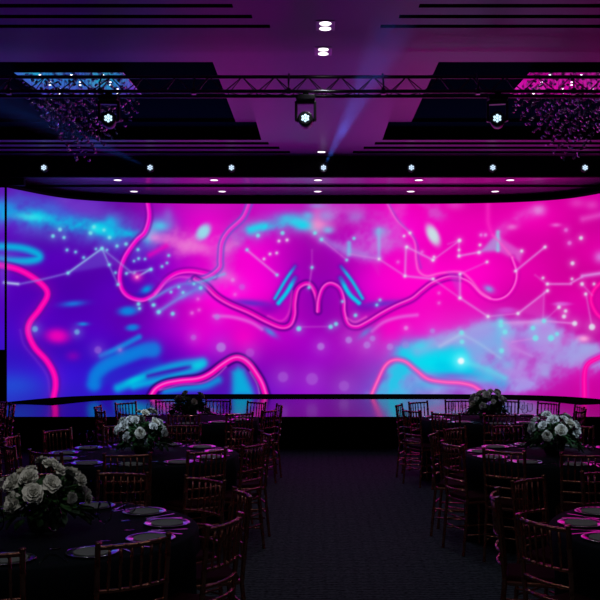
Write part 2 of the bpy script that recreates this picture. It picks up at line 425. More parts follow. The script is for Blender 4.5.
    A.line([(118,388),(135,381),(150,374),(168,368),(186,364),(202,362)], 4.2, (0,185,228), .92, 3)
    A.line([(202,364),(196,369),(180,374),(155,381),(134,386)], 3.5, (0,190,230), .9, 3)
    A.line([(148,376),(165,372),(180,369),(190,367)], 1.6, (70,0,170), .9, 2.); A.blob(198, 365, 8, 4, (0,215,228), .9, -15); A.blob(134, 380, 10, 3, (0,215,225), .7, -22)
    A.line([(165,391),(185,388),(205,386),(218,380)], 3.5, (0,170,225), .85, 3)
    A.poly([(232,372),(238,367),(244,370),(252,388),(254,396),(232,396)], (0,190,225), .9, 3.4)
    A.blob(15, 385, 26, 12, (30,90,215), .6); A.blob(152, 348, 9, 8, (30,110,220), .6)
    A.blob(200, 334, 15, 20, (235,0,205), .55); A.blob(244, 338, 14, 14, (255,0,200), .7); A.blob(249, 283, 26, 20, (255,0,215), .6); A.blob(395, 272, 24, 20, (255,0,205), .6); A.blob(392, 330, 14, 22, (255,0,200), .7)
    # right, aqua cloud
    A.poly([(370,396),(386,380),(400,358),(420,343),(440,338),(462,331),(500,321),(545,321),(578,334),(604,350),(604,364),(575,372),(545,384),(505,396)], (168,145,230), .82, 6)
    A.blob(492, 340, 22, 9, (120,190,235), .6, -12); A.blob(488, 376, 24, 8, (110,195,235), .65, 12); A.blob(430, 384, 22, 7, (60,200,235), .6); A.blob(570, 356, 22, 8, (140,175,232), .6, -8)
    A.poly([(372,396),(392,372),(412,352),(432,348),(462,352),(466,372),(440,374),(420,366),(406,380),(398,396)], (40,195,232), .85, 6)
    A.line([(405,352),(425,358),(445,362),(461,361)], 10, (0,220,240), .85, 7); A.line([(440,366),(470,372),(490,379),(502,384)], 4.5, (0,205,235), .85, 4)
    A.line([(418,350),(440,342),(462,334),(500,324)], 5, (160,160,228), .7, 5); A.blob(420, 346, 10, 7, (60,215,238), .7)
    A.line([(500,324),(544,322)], 2.2, (210,170,235), .7, 2.5); A.line([(501,323),(500,345),(494,365),(486,380)], 6, (90,195,235), .7, 6)
    A.blob(480, 350, 12, 8, (90,190,232), .5, -30); A.blob(508, 366, 6, 5, (80,210,238), .7); A.blob(545, 372, 7, 7, (150,180,232), .7); A.line([(500,370),(530,366),(560,368),(590,356)], 6, (180,140,225), .55, 7)
    A.blob(590, 352, 12, 8, (150,185,232), .8, 20); A.line([(502,338),(515,348),(532,356)], 1.2, (190,150,230), .6, 1.5)
    A.blob(475, 386, 26, 5, (160,90,215), .6); A.blob(452, 376, 22, 4, (150,50,205), .5); A.blob(402, 392, 12, 6, (70,185,232), .7)
    A.blob(520, 345, 16, 9, (190,70,205), .55); A.blob(552, 352, 18, 8, (195,80,210), .5)
    A.poly([(501,324),(530,356),(500,352)], (205,150,230), .35, 3); A.poly([(462,333),(500,326),(498,350),(470,362)], (150,150,228), .4, 3)
    A.poly([(544,322),(580,338),(556,350),(530,340)], (205,120,220), .4, 3); A.poly([(560,340),(600,346),(600,362),(548,374),(530,366)], (165,160,228), .55, 4)
    A.poly([(500,366),(546,350),(548,374),(505,384)], (180,140,225), .5, 4); A.line([(462,334),(480,344),(500,358)], 1.2, (170,200,235), .5, 1.6)
    A.line([(461,361),(484,368),(505,378)], 2.2, (90,215,235), .7, 2.4); A.line([(440,346),(462,334)], 1.5, (190,200,235), .6, 2)
    # upper right streaks
    A.line([(500,232),(512,224),(524,215),(541,210)], 4.8, (225,105,215), .65, 4); A.blob(538, 210, 6, 5, (225,150,225), .7); A.blob(512, 227, 6, 3, (235,140,220), .6)
    A.blob(556, 225, 5, 2, (235,110,215), .8); A.line([(583,219),(600,215)], 2.5, (235,100,210), .7, 3); A.blob(577, 203, 8, 5, (235,90,205), .5); A.blob(592, 205, 7, 5, (235,100,210), .5); A.blob(600, 257, 6, 6, (215,130,225), .8)
    A.blob(455, 205, 9, 5, (235,90,205), .5); A.poly([(420,203),(432,203),(446,216),(434,222)], (200,120,215), .4, 5)
    A.poly([(497,233),(480,252),(498,251)], (150,215,235), .6, 2); A.poly([(498,236),(523,252),(520,262),(498,251)], (215,140,225), .55, 2); A.line([(498,232),(498,250)], 1.6, (130,225,235), .8, 1.5)
    # white lozenges
    A.blob(203.3, 232, 6.5, 9.5, (150,225,235), .97, 38, 4); A.blob(433, 235, 6, 12, (200,228,230), .97, -27, 4)
    A.blob(507, 310.5, 9, 3.5, (205,90,220), .7, 0, 3); A.blob(562, 304, 9, 2.2, (215,110,225), .7, 0, 3); A.blob(489, 289, 5.5, 3.5, (120,170,230), .85, 25)
    A.blob(251, 303, 22, 3.6, (85,45,200), .85, 5); A.blob(268, 309, 12, 6, (110,0,180), .6); A.blob(380, 304, 22, 3.6, (95,45,200), .85, -6); A.blob(366, 309, 12, 5, (110,0,180), .6)
    A.line([(214,316),(232,317),(250,322),(262,329)], 1.6, (230,110,225), .8, 1.4); A.blob(270, 332, 8, 3, (70,140,222), .9, 35)
    A.line([(417,315),(400,317),(384,322),(372,331)], 1.6, (230,110,225), .8, 1.4); A.blob(365, 333, 8, 3, (70,140,222), .9, -38)
    A.poly([(350,328),(372,320),(392,350),(340,352)], (185,60,195), .35, 10)
    A.blob(318, 300, 22, 26, (130,0,175), .5); A.blob(318, 262, 12, 18, (160,0,170), .5)
    # ribbons
    pk = (255, 0, 175)
    r1 = [(-30,262),(0,265.3),(21,270.7),(40,282.7),(47.5,294),(40,308.7),(30,322),(28.3,333),(34.7,347.3),(46.7,360.7),(54,374),(55.5,386),(53,400)]
    A.ribbon(r1, 2.9, pk, (90,10,160), (255,40,195), .6, 0, .5, .15)
    A.line([(20,330),(24,345),(36,360),(47,376),(50,396)], .8, (120,50,200), .5, 1.2)
    A.ribbon([(147.5,200),(149.3,217),(145,232),(136,241),(125,257),(120,273),(121,286.7),(128,296),(141,300),(152,296),(158,290),(166,280),(177,273),(190,271),(203,273),(214,276)], 1.9, (250,0,200), (110,0,150), (255,90,220), .5, 1.2, .6)
    A.line([(155,294),(166,283),(180,277),(195,280),(206,285.7)], .9, (250,80,215), .7, 1.2)
    A.ribbon([(250,202),(243,217.7),(229,231),(222,243),(220.4,259),(219.5,268),(208,277),(190,282)], 1.3, (235,40,205), (110,80,200), (255,100,220), .75, 1.2, .5)
    r3 = [(195,279),(206,285.7),(216.7,296),(230,304),(248.7,312),(266,321),(281,327),(290,324.7),(294,315),(294.4,303),(297,290),(303,284.5),(309,284),(314,290),(317,300),(318,311)]
    A.ribbon(r3, 1.9, (235,0,185), (90,0,140), (255,80,205), .75, .9, .85)
    A.ribbon([(318,311),(319,300),(322,290),(327,284.5),(333,284),(340,289),(343.5,300),(344,312),(348,324),(357,327),(368,322),(381,314),(396,306),(412,299),(422,291),(433,283),(448,277.5),(460,278)], 1.5, (238,0,190), (110,0,150), (255,110,215), .6, -.9, .75)
    A.ribbon([(460,278),(470,283),(482,295),(495,300),(507,296),(515,285),(517,272),(512.5,257.5)], 1.2, (245,10,195), (180,0,160), (255,120,220), .3, -.5, .8)
    A.line([(512.5,257.5),(502,245),(492.5,235)], .9, (255,90,205), .8, 1.2)
    A.line([(492.5,235),(488.5,224),(488,212),(488,198)], 1.6, (255,50,200), .7, 2.4)
    A.line([(386.7,202),(396,219),(409,232),(415,243),(416,259),(418.7,271),(427,276),(441,273),(460,272),(470,279),(480,291),(490,298)], .8, (255,120,215), .85, 1.1)
    A.line([(389,204),(399,221),(411,233),(417.5,245),(418.5,258),(421,268)], .7, (130,60,200), .6, 1.2)
    A.line([(292,291),(289,312),(281,321),(268,316)], .8, (255,70,205), .6, 1.2); A.line([(347,318),(355,322),(366,317)], .8, (255,120,215), .6, 1.2)
    A.ribbon([(151,396),(156,389),(165,384),(180,381),(198,379),(210,374),(222,365),(233,358.5),(241,358.5),(249,364),(257,375),(262,384),(266,396)], 2.9, (255,0,175), (40,0,110), (255,110,215), .85, -.6, .9)
    A.line([(160,390),(180,385),(202,383),(216,376),(226,367)], .7, (210,90,225), .8, 1.); A.line([(250,372),(257,384),(260,396)], .6, (200,150,235), .7, 1.)
    A.ribbon([(371,396),(377,382),(385,366),(394,360),(405,361.5),(416,370),(428,379),(444,382),(460,383),(473,386),(482,392)], 1.8, (255,60,180), (170,60,190), (255,140,205), .4, 0, .6)
    A.ribbon([(612,352),(598,358),(588,364),(584.5,374),(584.5,398)], 2.4, (255,0,165), (190,40,190), (255,60,190), .5, 0, .5, .2)
    A.ribbon([(606,278),(594,290),(591,301),(597,314),(608,322)], 1.8, (255,0,165), (200,0,150), (255,50,180), .5, 0, .5)
    A.line([(150,255),(166,246)], 2.2, (250,0,190), .8, 2.5)
    # centre bars
    for w, pp in ((1.3, [(295,266.5),(285,281),(275,298.5)]), (2., [(295,278),(287,292),(278.5,303)]), (1.3, [(341,266.5),(352,281),(362.5,298.5)]), (2., [(340.5,278),(349,293.5),(359,303)])):
        A.line(pp, w+1.2, (90,0,170), .7, 2); A.line(pp, w, (0,215,240), .98, 1.2, ([0,.25,1],[.35,1,1]))
    # fans and network
    A.poly([(102,248.5),(68,273),(109,266)], (110,110,220), .4, 2); A.poly([(102,248.5),(109,265),(136,277),(122,262)], (140,70,210), .3, 3)
    A.poly([(158,312),(176,292),(212,280),(205,288),(180,300)], (120,110,220), .5, 4); A.line([(158,312),(178,299),(200,287)], 1.6, (110,170,232), .7, 2)
    A.line([(150,300),(176,286),(200,282),(224,274)], 1.3, (90,215,235), .7, 2); A.poly([(150,272),(168,280),(200,288),(160,290)], (110,60,210), .4, 4)
    A.poly([(312,252),(303,236),(320,250)], (150,20,170), .4, 3); A.poly([(370,262),(378,259),(379,275)], (220,60,200), .3, 2)
    A.poly([(545,292),(519,312),(545,318)], (225,90,210), .35, 2); A.poly([(460,274),(448,272),(460,298)], (190,70,205), .5, 2)
    W = (225, 140, 225)
    for p in ([(68,273),(44,279),(20,284)],):
        A.line(p, .7, (130,130,225), .8, 1.2)
    A.line([(4,282.5),(18,284)], 1.1, (190,225,245), .95, 1.2); A.blob(3, 272, 6, 22, (110,120,220), .35)
    for a, b, al in (((102,248.5),(68,273),.9),((102,248.5),(109,265),.7),((109,265),(118,284.5),.5),((102,248.5),(137,277),.5),((137,277),(151,269),.9),((126,273),(151,269),.5),((247,250),(277,275),.9),
                     ((407,247),(433,260),.9),((406,247),(405,276),.85),((405,276),(433,279),.85),((379,259),(405,276),.7),((433,260),(459,241),.7),((433,279),(460,298),.6),((459,240),(459,256),.6),((459,256),(480,252),.9),
                     ((460,274),(487,262),.5),((460,274),(460,298),.8),((460,298),(488,316.5),.8),((488,316.5),(518,313.5),.6),((518,313.5),(547,291),.9),((515.5,271),(545,247),.9),((547,284),(571,284),.9),((571,283),(582,277),.9),((582,276),(602,273),.95),
                     ((582,284),(592,295),.5),((586,294),(592,327),.6),((544,321),(575,323.5),.8),((544,321),(559,307),.4),((544,321),(500,323),.6),((536,338),(512,342),.5),((312,267),(309,287),.5),((312,250),(312,267),.3),((321,239),(347,260),.5),((299,327),(331,326.5),.35),((544,292),(543,320),.4),((379,259),(349,254),.5),((448,244),(460,240),.4),((535,275),(547,284),.4)):
        A.line([a, b], .55 if al < .8 else .8, (150,200,235) if a[0] < 200 else W, al, 1.1, None, False)
    A.line([(583,276),(604,273)], 2., (215,150,230), .6, 2)
    dots = [(102,248.5,2),(68,273,1.6),(60,229.5,2.6),(53,236,2.4),(64,237.5,2),(94,227,2.4),(90.5,233,2.6),(104,230,2),(109.5,237.5,2.4),(117,246,2),(126,244,2.2),(67,250,1.7),(75.6,252,1.6),(83.7,257.6,1.7),(96,249,1.4),(107,250,1.2),(109.4,264.6,1.5),(115.5,272.7,1.5),(126.5,273.5,1.5),(134.6,273,1.5),(151,269.6,1.8),(138,249.6,1.9),(138.6,258.6,1.7),(145,259,1.3),(134,261,1.3),(118,284.5,1.6),(35,329,4),(77,332,3.6),
            (167,263,1.4),(162,266.5,1.6),(168.7,255.5,1.5),(178.8,287,1.6),(183,292.5,1.8),(171,292,1.6),(154,305,1.7),(158.8,312,2.6),(172.7,313.7,2.6),(138.6,304,2.4),(139.5,308.5,1.8),(153,305,1.6),(200.7,288,2),(194,284,1.4),(277,275,1.2),(247,249.7,1.3),(282.5,233,2.3),(258,235.5,2.2),(321.5,239.5,1.8),(312,267.5,1.4),(309,287.5,1.5),(346.7,260,1.3),(354,238.4,1.6),(315,233,2),
            (330.7,326.8,2.4),(336,324,2.2),(355.5,315.3,1.9),(298.8,328.7,2.8),(342.5,301.5,1.3),(380,300,1.3),(376.8,305,1.4),
            (461.6,332.7,2.6),(462,341.8,2.6),(501,322,2.2),(501,325.5,2.4),(544,321,2.4),(501.6,350.7,2.8),(505,332,2.8),(535.5,338,3.4),(551,338,3.6),(533,328,2.6),(557,334,2.2)]
    for x, y, r in dots: A.dot(x, y, r*(.85 if x < 200 else 1), (120, 225, 235), .55 if (x, y) in ((35, 329), (77, 332)) else .9)
    wd = [(559,307.2,2),(565.6,311,1.8),(564,316.5,2.3),(518,313.5,1.6),(488,316.5,1.6),(547.5,290.7,1.6),(460,298,1.3),(574.7,323.5,2.8),(592,327,3.6),(582,284,2),(585.7,294,1.6),(594,284,1.3),(581,238,2.1),(572.5,263.3,2.2),(459.5,240.5,2),(459,256,1.4),(459,250,1.1),(479,252.5,1.6),(480,245,1.3),(545,247,1.4),(521.7,251,1.6),(515.5,271,1.1),(487,262,1.2),(543,278,1.3),(547.5,284,1.4),(572,279,1.3),(433,260,1.5),(434,257,1.2),(406.7,247,1.4),(405,276,1.1),(433,279,1.3),(460,274,1.1),(379,259,1.2),(276.7,253,1.2),(270,254,1.2),(264,259,1.1),(287,240,1.5),(279,241,1.4),(404,236,1.2),(410,233,1.5)]
    for x, y, r in wd: A.dot(x, y, r, (225, 225, 240))
    for x, y, r, al in [(217,317,3.2,.7),(221,347.3,5.5,.75),(193.5,337.5,3.2,.5),(250,352.7,5,.3),(283,377,6,.35),(348.8,340,3.8,.8),(320.8,346.5,4.2,.7),(367,345,4,.7),(372.5,338.5,3.2,.7),(390,346.8,3.8,.7),(405.6,345,4,.4),(406,328,2.4,.8),(432.5,331,2.8,.8),(312,379,7,.35),(344,386,6,.3),(569.5,243,2.3,.7),(566,230,2.2,.6),(481,235,1.6,.8),(485.5,235,1.8,.8),(98,350,4.2,.4),(232.7,280,2.2,.7),(192,313,1.8,.6),(199,310,1.5,.5),(235,294.5,1.7,.5),(242,287,3.4,.4),(198,299,1.6,.5),(422,252,1.4,.6),(398,262,1.4,.6),(439,293,1.2,.6),(439,303,1.3,.6),(120,350,2,.3)]:
        A.dot(x, y, r, (180, 130, 225) if r > 2.5 else (230, 140, 230), al)
    A.blob(137, 277, 6, 5, (255,30,190), .7); A.dot(137, 277, 1.4, (255,170,215)); A.blob(583.7, 338.7, 6, 3.5, (255,170,225), .9); A.blob(461, 361, 8, 8, (80,235,250), .8); A.dot(461, 361, 3.6, (235,250,255), 1.)
    return np.clip(A.C, 0, 255)

def screen_mesh(name, path, z0, z1, nu, nv, map_fn):
    q = resample(path, nu); zz = np.linspace(z0, z1, nv)
    V = np.empty((nv, nu, 3)); V[:, :, 0] = q[None, :, 0]; V[:, :, 1] = q[None, :, 1]; V[:, :, 2] = zz[:, None]
    idx = np.arange(nu*nv).reshape(nv, nu)
    Fc = np.stack([idx[:-1, :-1], idx[:-1, 1:], idx[1:, 1:], idx[1:, :-1]], -1).reshape(-1, 4)
    me = bpy.data.meshes.new(name)
    me.vertices.add(nu*nv); me.vertices.foreach_set('co', V.reshape(-1).astype(np.float32))
    me.loops.add(len(Fc)*4); me.loops.foreach_set('vertex_index', Fc.reshape(-1).astype(np.int32))
    me.polygons.add(len(Fc)); me.polygons.foreach_set('loop_start', (np.arange(len(Fc))*4).astype(np.int32))
    me.update(calc_edges=True)
    X, Y = map_fn(V[:, :, 0].reshape(-1), V[:, :, 1].reshape(-1), V[:, :, 2].reshape(-1))
    C = paint(X, Y)/255.
    C = np.where(C <= .04045, C/12.92, ((C+.055)/1.055)**2.4)
    at = me.color_attributes.new('picture', 'FLOAT_COLOR', 'POINT')
    at.data.foreach_set('color', np.c_[C, np.ones(len(C))].reshape(-1).astype(np.float32))
    me.materials.append(M['display'])
    o = bpy.data.objects.new(name, me); col.objects.link(o); return o
def display_mat():
    m = bpy.data.materials.new('led_display'); m.use_nodes = True; nt = m.node_tree; nt.nodes.clear()
    o = nt.nodes.new('ShaderNodeOutputMaterial'); e = nt.nodes.new('ShaderNodeEmission'); a = nt.nodes.new('ShaderNodeAttribute')
    a.attribute_name = 'picture'; e.inputs['Strength'].default_value = 1.0
    nt.links.new(a.outputs['Color'], e.inputs['Color']); nt.links.new(e.outputs[0], o.inputs[0]); return m
M['display'] = display_mat()
to_pic = lambda x, y, z: (316+x*F/y, 332-(z-H)*F/y)

scr = thing('led_screen', 'huge curved LED wall glowing magenta, violet and cyan across the stage', 'screen', (0, 20, ZT+.012))
def under(o, p):      # parent without moving
    o.parent = p; o.matrix_parent_inverse = p.matrix_basis.inverted() if False else o.matrix_parent_inverse
    import mathutils
    o.matrix_parent_inverse = mathutils.Matrix.Translation(p.location).inverted() if p.rotation_euler.z == 0 else (mathutils.Matrix.Translation(p.location) @ mathutils.Matrix.Rotation(p.rotation_euler.z, 4, 'Z')).inverted()
    return o
under(screen_mesh('display', Q, ZB_, ZTop, 800, 250, to_pic), scr)
def wall_strip(path, off0, off1, z0, z1):
    """a band with thickness following the screen's plan curve; offsets are towards the hall (negative y)"""
    mb = MB(); T = np.gradient(path, axis=0); T /= np.linalg.norm(T, axis=1)[:, None]; N = np.c_[T[:, 1], -T[:, 0]]
    A0, A1 = path+N*off0, path+N*off1
    for i in range(len(path)):
        mb.v += [(A0[i][0], A0[i][1], z0), (A1[i][0], A1[i][1], z0), (A1[i][0], A1[i][1], z1), (A0[i][0], A0[i][1], z1)]
    for i in range(len(path)-1):
        a = i*4; b = a+4
        for k in range(4): mb.f.append((a+k, b+k, b+(k+1) % 4, a+(k+1) % 4))
    n = (len(path)-1)*4
    mb.f += [(0, 1, 2, 3), (n+3, n+2, n+1, n)]
    return mb
Qs = resample(Q, 90)
under(wall_strip(Qs, -.14, -.01, ZB_-.0, ZTop+.02).build('cabinet_back', M['black']), scr)
under(wall_strip(Qs, -.14, .03, ZTop, ZTop+.05).build('top_valance', M['bezel']), scr)
under(MB().box(Qs[0][0]-.03, Qs[0][0]+.30, Qs[0][1]+.03, Qs[0][1]+.16, ZTop+.05, ZTop+.19).build('end_header', M['bezel']), scr)
under(wall_strip(Qs, -.14, .03, ZT+.012, ZB_).build('base_plinth', M['velvet']), scr)
Qm = Q[(Q[:,0] > -5.75) & (Q[:,0] < 5.8)]
struct('stage_border', wall_strip(resample(Qm, 80), .03, 1.0, ZT+.012, ZT+.018), M['velvet'])
for s_, q in ((-1, Qs[0]), (1, Qs[-1])):
    under(MB().box(q[0]-.030 if s_ < 0 else q[0], q[0] if s_ < 0 else q[0]+.03, q[1]-.05, q[1]+.1, ZT+.012, ZTop+.2).build('end_post', M['bezel']), scr)
# side screen at the left, hung on the wall beside the curve
sx1 = Q[0][0]-.036; sy = Q[0][1]
side = thing('side_led_screen', 'violet side LED panel cut by the left edge, beside the curved wall', 'screen', (sx1-1.2, sy, H-.34))
sp = np.array([(sx1-2.4, sy), (sx1, sy)])
under(screen_mesh('display', sp, H-.33, ZTop, 160, 130, to_pic), side)
under(MB().box(sx1-2.45, sx1, sy+.02, sy+.16, H-.36, ZTop+.03).build('cabinet_back', M['black']), side)
under(MB().box(sx1-2.45, sx1, sy-.01, sy+.16, ZTop, ZTop+.17).build('top_valance', M['bezel']), side)
under(MB().box(sx1-2.3, sx1-2.2, sy+.05, sy+.15, ZT+.012, H-.36).box(sx1-.5, sx1-.4, sy+.05, sy+.15, ZT+.012, H-.36).build('support_post', M['bezel']), side)

# ------------------------------------------------------------------ downlights
def downlight(label, x, y, z, r, group, twin=False):
    t = thing('recessed_downlight', label, 'ceiling light', (x, y, z), 0, group)
    if twin:
        w = .072
        fr = MB().box(-w-.03, w+.03, -.165, .165, -.008, .0)
        bevel(fr.build('frame', M['downring'], t), .004)
        for dy in (-.085, .085): MB().lathe([(r, -.008), (r, -.011), (0, -.012)], 20, (0, dy, 0)).build('lamp', M['down'], t)
    else:
        MB().lathe([(r*1.25, 0), (r*1.25, -.01), (r, -.012), (r, 0)], 20).build('frame', M['downring'], t)
        MB().lathe([(0, -.006), (r, -.006), (r*.9, -.010), (0, -.012)], 20).build('lamp', M['down'], t)
downlight('twin round downlight on the centre line, nearest the viewer', .10, 10.63*K, ZC, .063, 'twin downlights on the centre line', True)
downlight('twin round downlight on the centre line, just before the lighting truss', .085, 11.60*K, ZC, .06, 'twin downlights on the centre line', True)
downlight('single white downlight on the centre line above the black fascia', .10, 18.05*K, ZC, .075, 'single downlight')
names = ['leftmost', 'second from left', 'middle', 'second from right', 'rightmost']
for nm, x in zip(names, (-3.93, -2.02, .04, 2.04, 3.85)):
    downlight('white downlight in the front row of the soffit over the screen, '+nm, x*.963, 18.14, ZS1, .075, 'downlights in the outer soffit strip')
for nm, x in zip(names, (-3.82, -1.97, .04, 1.99, 3.76)):
    downlight('white downlight in the back row hugging the screen top, '+nm, x*.97, 19.34, ZS2, .075, 'downlights in the inner soffit strip')

# ------------------------------------------------------------------ truss
TY, TZ, TW = 11.45, H+2.90, .235
tr = thing('lighting_truss', 'long triangular aluminium lighting truss crossing under the ceiling', 'truss', (0, TY, TZ))
x0, x1 = -7.5, 7.7
for (y, z) in ((0, 0), (TW, 0), (TW/2, .205)):
    MB().tube([(x0, y, z), (x1, y, z)], .022, 10).build('chord', M['truss'], tr, True)
mb = MB(); pitch = .40; k = 0; x = x0
while x+pitch <= x1+.001:
    for (ya, yb, za, zb) in ((0, TW/2, 0, .205), (TW, TW/2, 0, .205), (0, TW, 0, 0)):
        mb.tube([(x, ya, za), (x+pitch/2, yb, zb), (x+pitch, ya, za)], .008, 5)
    x += pitch
mb.build('lacing', M['truss'], tr)
k = 0
for px in (-4.9, -3.7, -2.6, -1.47, -.33, .81, 1.95, 3.1, 4.3):
    c = MB().tube([(px, -.03, -.02), (px, -.03, .10), (px, .11, .24)], .012, 6)
    c.box(px-.025, px+.025, -.045, .02, -.04, .03); c.build('coupler', M['truss'], tr)
for px in (-6.8, 7.0):
    MB().tube([(px, TW/2, .23), (px, TW/2, ZC-TZ)], .006, 5).build('hanger', M['black'], tr)

# LED wash moving heads under the truss
def cells(parent, r, cr, m, y=0):
    pts = [(0, 0)]+[(r*math.cos(R(60*k+30)), r*math.sin(R(60*k+30))) for k in range(6)]
    for (a, b) in pts:
        mb = MB().lathe([(0, y-.012), (cr*.7, y-.010), (cr, y-.002), (cr, y+.004)], 12, (a, 0, b), 'y'); mb.build('lens_cell', m, parent)
def moving_head(label, x, tilt, pan, dy=0):
    t = thing('moving_head_light', label, 'stage light', (x, TY+.02, TZ), 0, 'moving head lights under the truss')
    bevel(MB().box(-.115, .115, -.09, .09, -.115, -.05).build('base', M['fixture'], t), .012)
    MB().box(-.035, .035, -.05, .05, -.055, -.018).build('clamp', M['black'], t)
    yk = bpy.data.objects.new('yoke', None)
    y = MB(); y.box(-.115, .115, -.045, .045, -.155, -.115); y.box(-.130, -.098, -.045, .045, -.36, -.115); y.box(.098, .130, -.045, .045, -.36, -.115)
    o = bevel(y.build('yoke', M['fixture'], t), .012); o.rotation_euler.z = pan
    hd = MB().lathe([(0, .15), (.055, .15), (.075, .10), (.088, .02), (.092, -.06), (.085, -.075), (.07, -.072), (0, -.070)], 24, (0, 0, 0), 'y')
    hd.box(-.105, .105, -.02, .02, -.02, .02)
    h = hd.build('head', M['fixture'], t, True); h.location = (0, 0, -.345); h.rotation_euler = (tilt, 0, pan)
    cells(h, .036, .0155, M['cell'], -.075)
moving_head('lit moving head light under the truss, below the left chandelier', -2.50, R(-8), R(6))
moving_head('lit moving head light at the middle of the truss', -.125, R(-10), R(-3))
moving_head('lit moving head light under the truss, left of the right chandelier', 2.19, R(-8), R(-12))

# row of small LED pars on the fascia
pn = ['leftmost', 'second from left', 'third from left', 'central', 'third from right', 'second from right', 'rightmost']
for nm, x in zip(pn, (-5.25, -3.2, -1.63, .145, 1.84, 3.41, 5.19)):
    t = thing('par_light', 'small seven-lens spotlight on the black fascia, '+nm+' of the row', 'stage light', (x*K, 17.67, H+3.05), 0, 'small spotlights on the fascia')
    MB().lathe([(0, .06), (.06, .06), (.078, .02), (.082, -.05), (.070, -.052), (.066, -.045), (0, -.045)], 20, (0, 0, 0), 'y').build('housing', M['fixture'], t, True)
    b = MB().box(-.10, -.085, -.015, .015, -.0, .11); b.box(.085, .10, -.015, .015, 0, .11); b.box(-.10, .10, -.015, .015, .10, .115); b.box(-.02, .02, 0, .165, .095, .12)
    b.build('bracket', M['black'], t)
    cells(t, .036, .0150, M['cell2'], -.050)

# ------------------------------------------------------------------ chandeliers
def crystal_mesh():
    mb = MB()
    def fn(u, v):
        a = (u-.5)*2.0; w = math.sin(PI*(.08+.84*v))
        return (0.031*math.sin(a)*w, .020*(1-math.cos(a))*2-.01, (v-.5)*.058)
    mb.grid(fn, 5, 4)
    n = len(mb.v)
    mb.grid(lambda u, v: (fn(u, v)[0], fn(u, v)[1]+.006, fn(u, v)[2]), 5, 4)
    return mb.mesh('crystal', M['crystal'], True)
CRY = crystal_mesh()
def chandelier(label, cx):
    cy = 13.92
    t = thing('crystal_chandelier', label, 'chandelier', (cx*K, cy*K, H+3.46), 0, 'crystal chandeliers in the ceiling recesses')
    t.scale = (K, K, K)
    cb_ = MB().box(-.76, .76, -.76, .76, .02, .088)
    cb_.v = [(x, y, z+.030*y if z < .05 else z) for x, y, z in cb_.v]
    bevel(cb_.build('canopy', M['mirror'], t), .005)
    for i in range(3):
        for j in range(3):
            MB().lathe([(0, -.010), (.017, -.008), (.017, 0)], 10, ((i-1)*.44, (j-1)*.5-.1, 0)).build('canopy_lamp', M['down'], t)
    pos = []; wires = MB(); L = 9; rs = random.Random(int(cx*10)+5)
    for l in range(L):
        z = -.10-.118*l; n = (9, 9, 8, 7, 6, 5, 4, 3, 2)[l]; st = .172
        for i in range(n):
            for j in range(n):
                pos.append(((i-(n-1)/2)*st+rs.uniform(-.02, .02), (j-(n-1)/2)*st+rs.uniform(-.02, .02), z+rs.uniform(-.03, .03), rs.uniform(0, 2*PI), PI/2+rs.uniform(-1.1, 1.1)))
                if l == 0 or i in (0, n-1) or j in (0, n-1):
                    p = pos[-1]; wires.tube([(p[0], p[1], 0), (p[0], p[1], p[2]+.03)], .0012, 3, caps=False)
    wires.build('hanging_wire', M['truss'], t)['kind'] = 'stuff'
    pos.sort(key=lambda p: p[1]*1.0+p[2]*.6)       # nearest and lowest first
    import mathutils
    rest = MB()
    for k, p in enumerate(pos):
        rot = mathutils.Euler((p[4], .3*(p[4]-PI/2), p[3]))
        if k < 100:
            o = bpy.data.objects.new('crystal', CRY); col.objects.link(o); o.parent = t; o.location = p[:3]; o.rotation_euler = rot
        else:
            mt = mathutils.Matrix.Translation(p[:3]) @ rot.to_matrix().to_4x4(); n = len(rest.v)
            rest.v += [tuple(mt @ v.co) for v in CRY.vertices]; rest.f += [tuple(n+i for i in pp.vertices) for pp in CRY.polygons]
    rest.build('crystal_cluster', M['crystal'], t, True)['kind'] = 'stuff'
chandelier('inverted-pyramid crystal chandelier at left, its ceiling plate lit blue', -3.43)
chandelier('inverted-pyramid crystal chandelier at right, its ceiling plate lit magenta', 3.72)

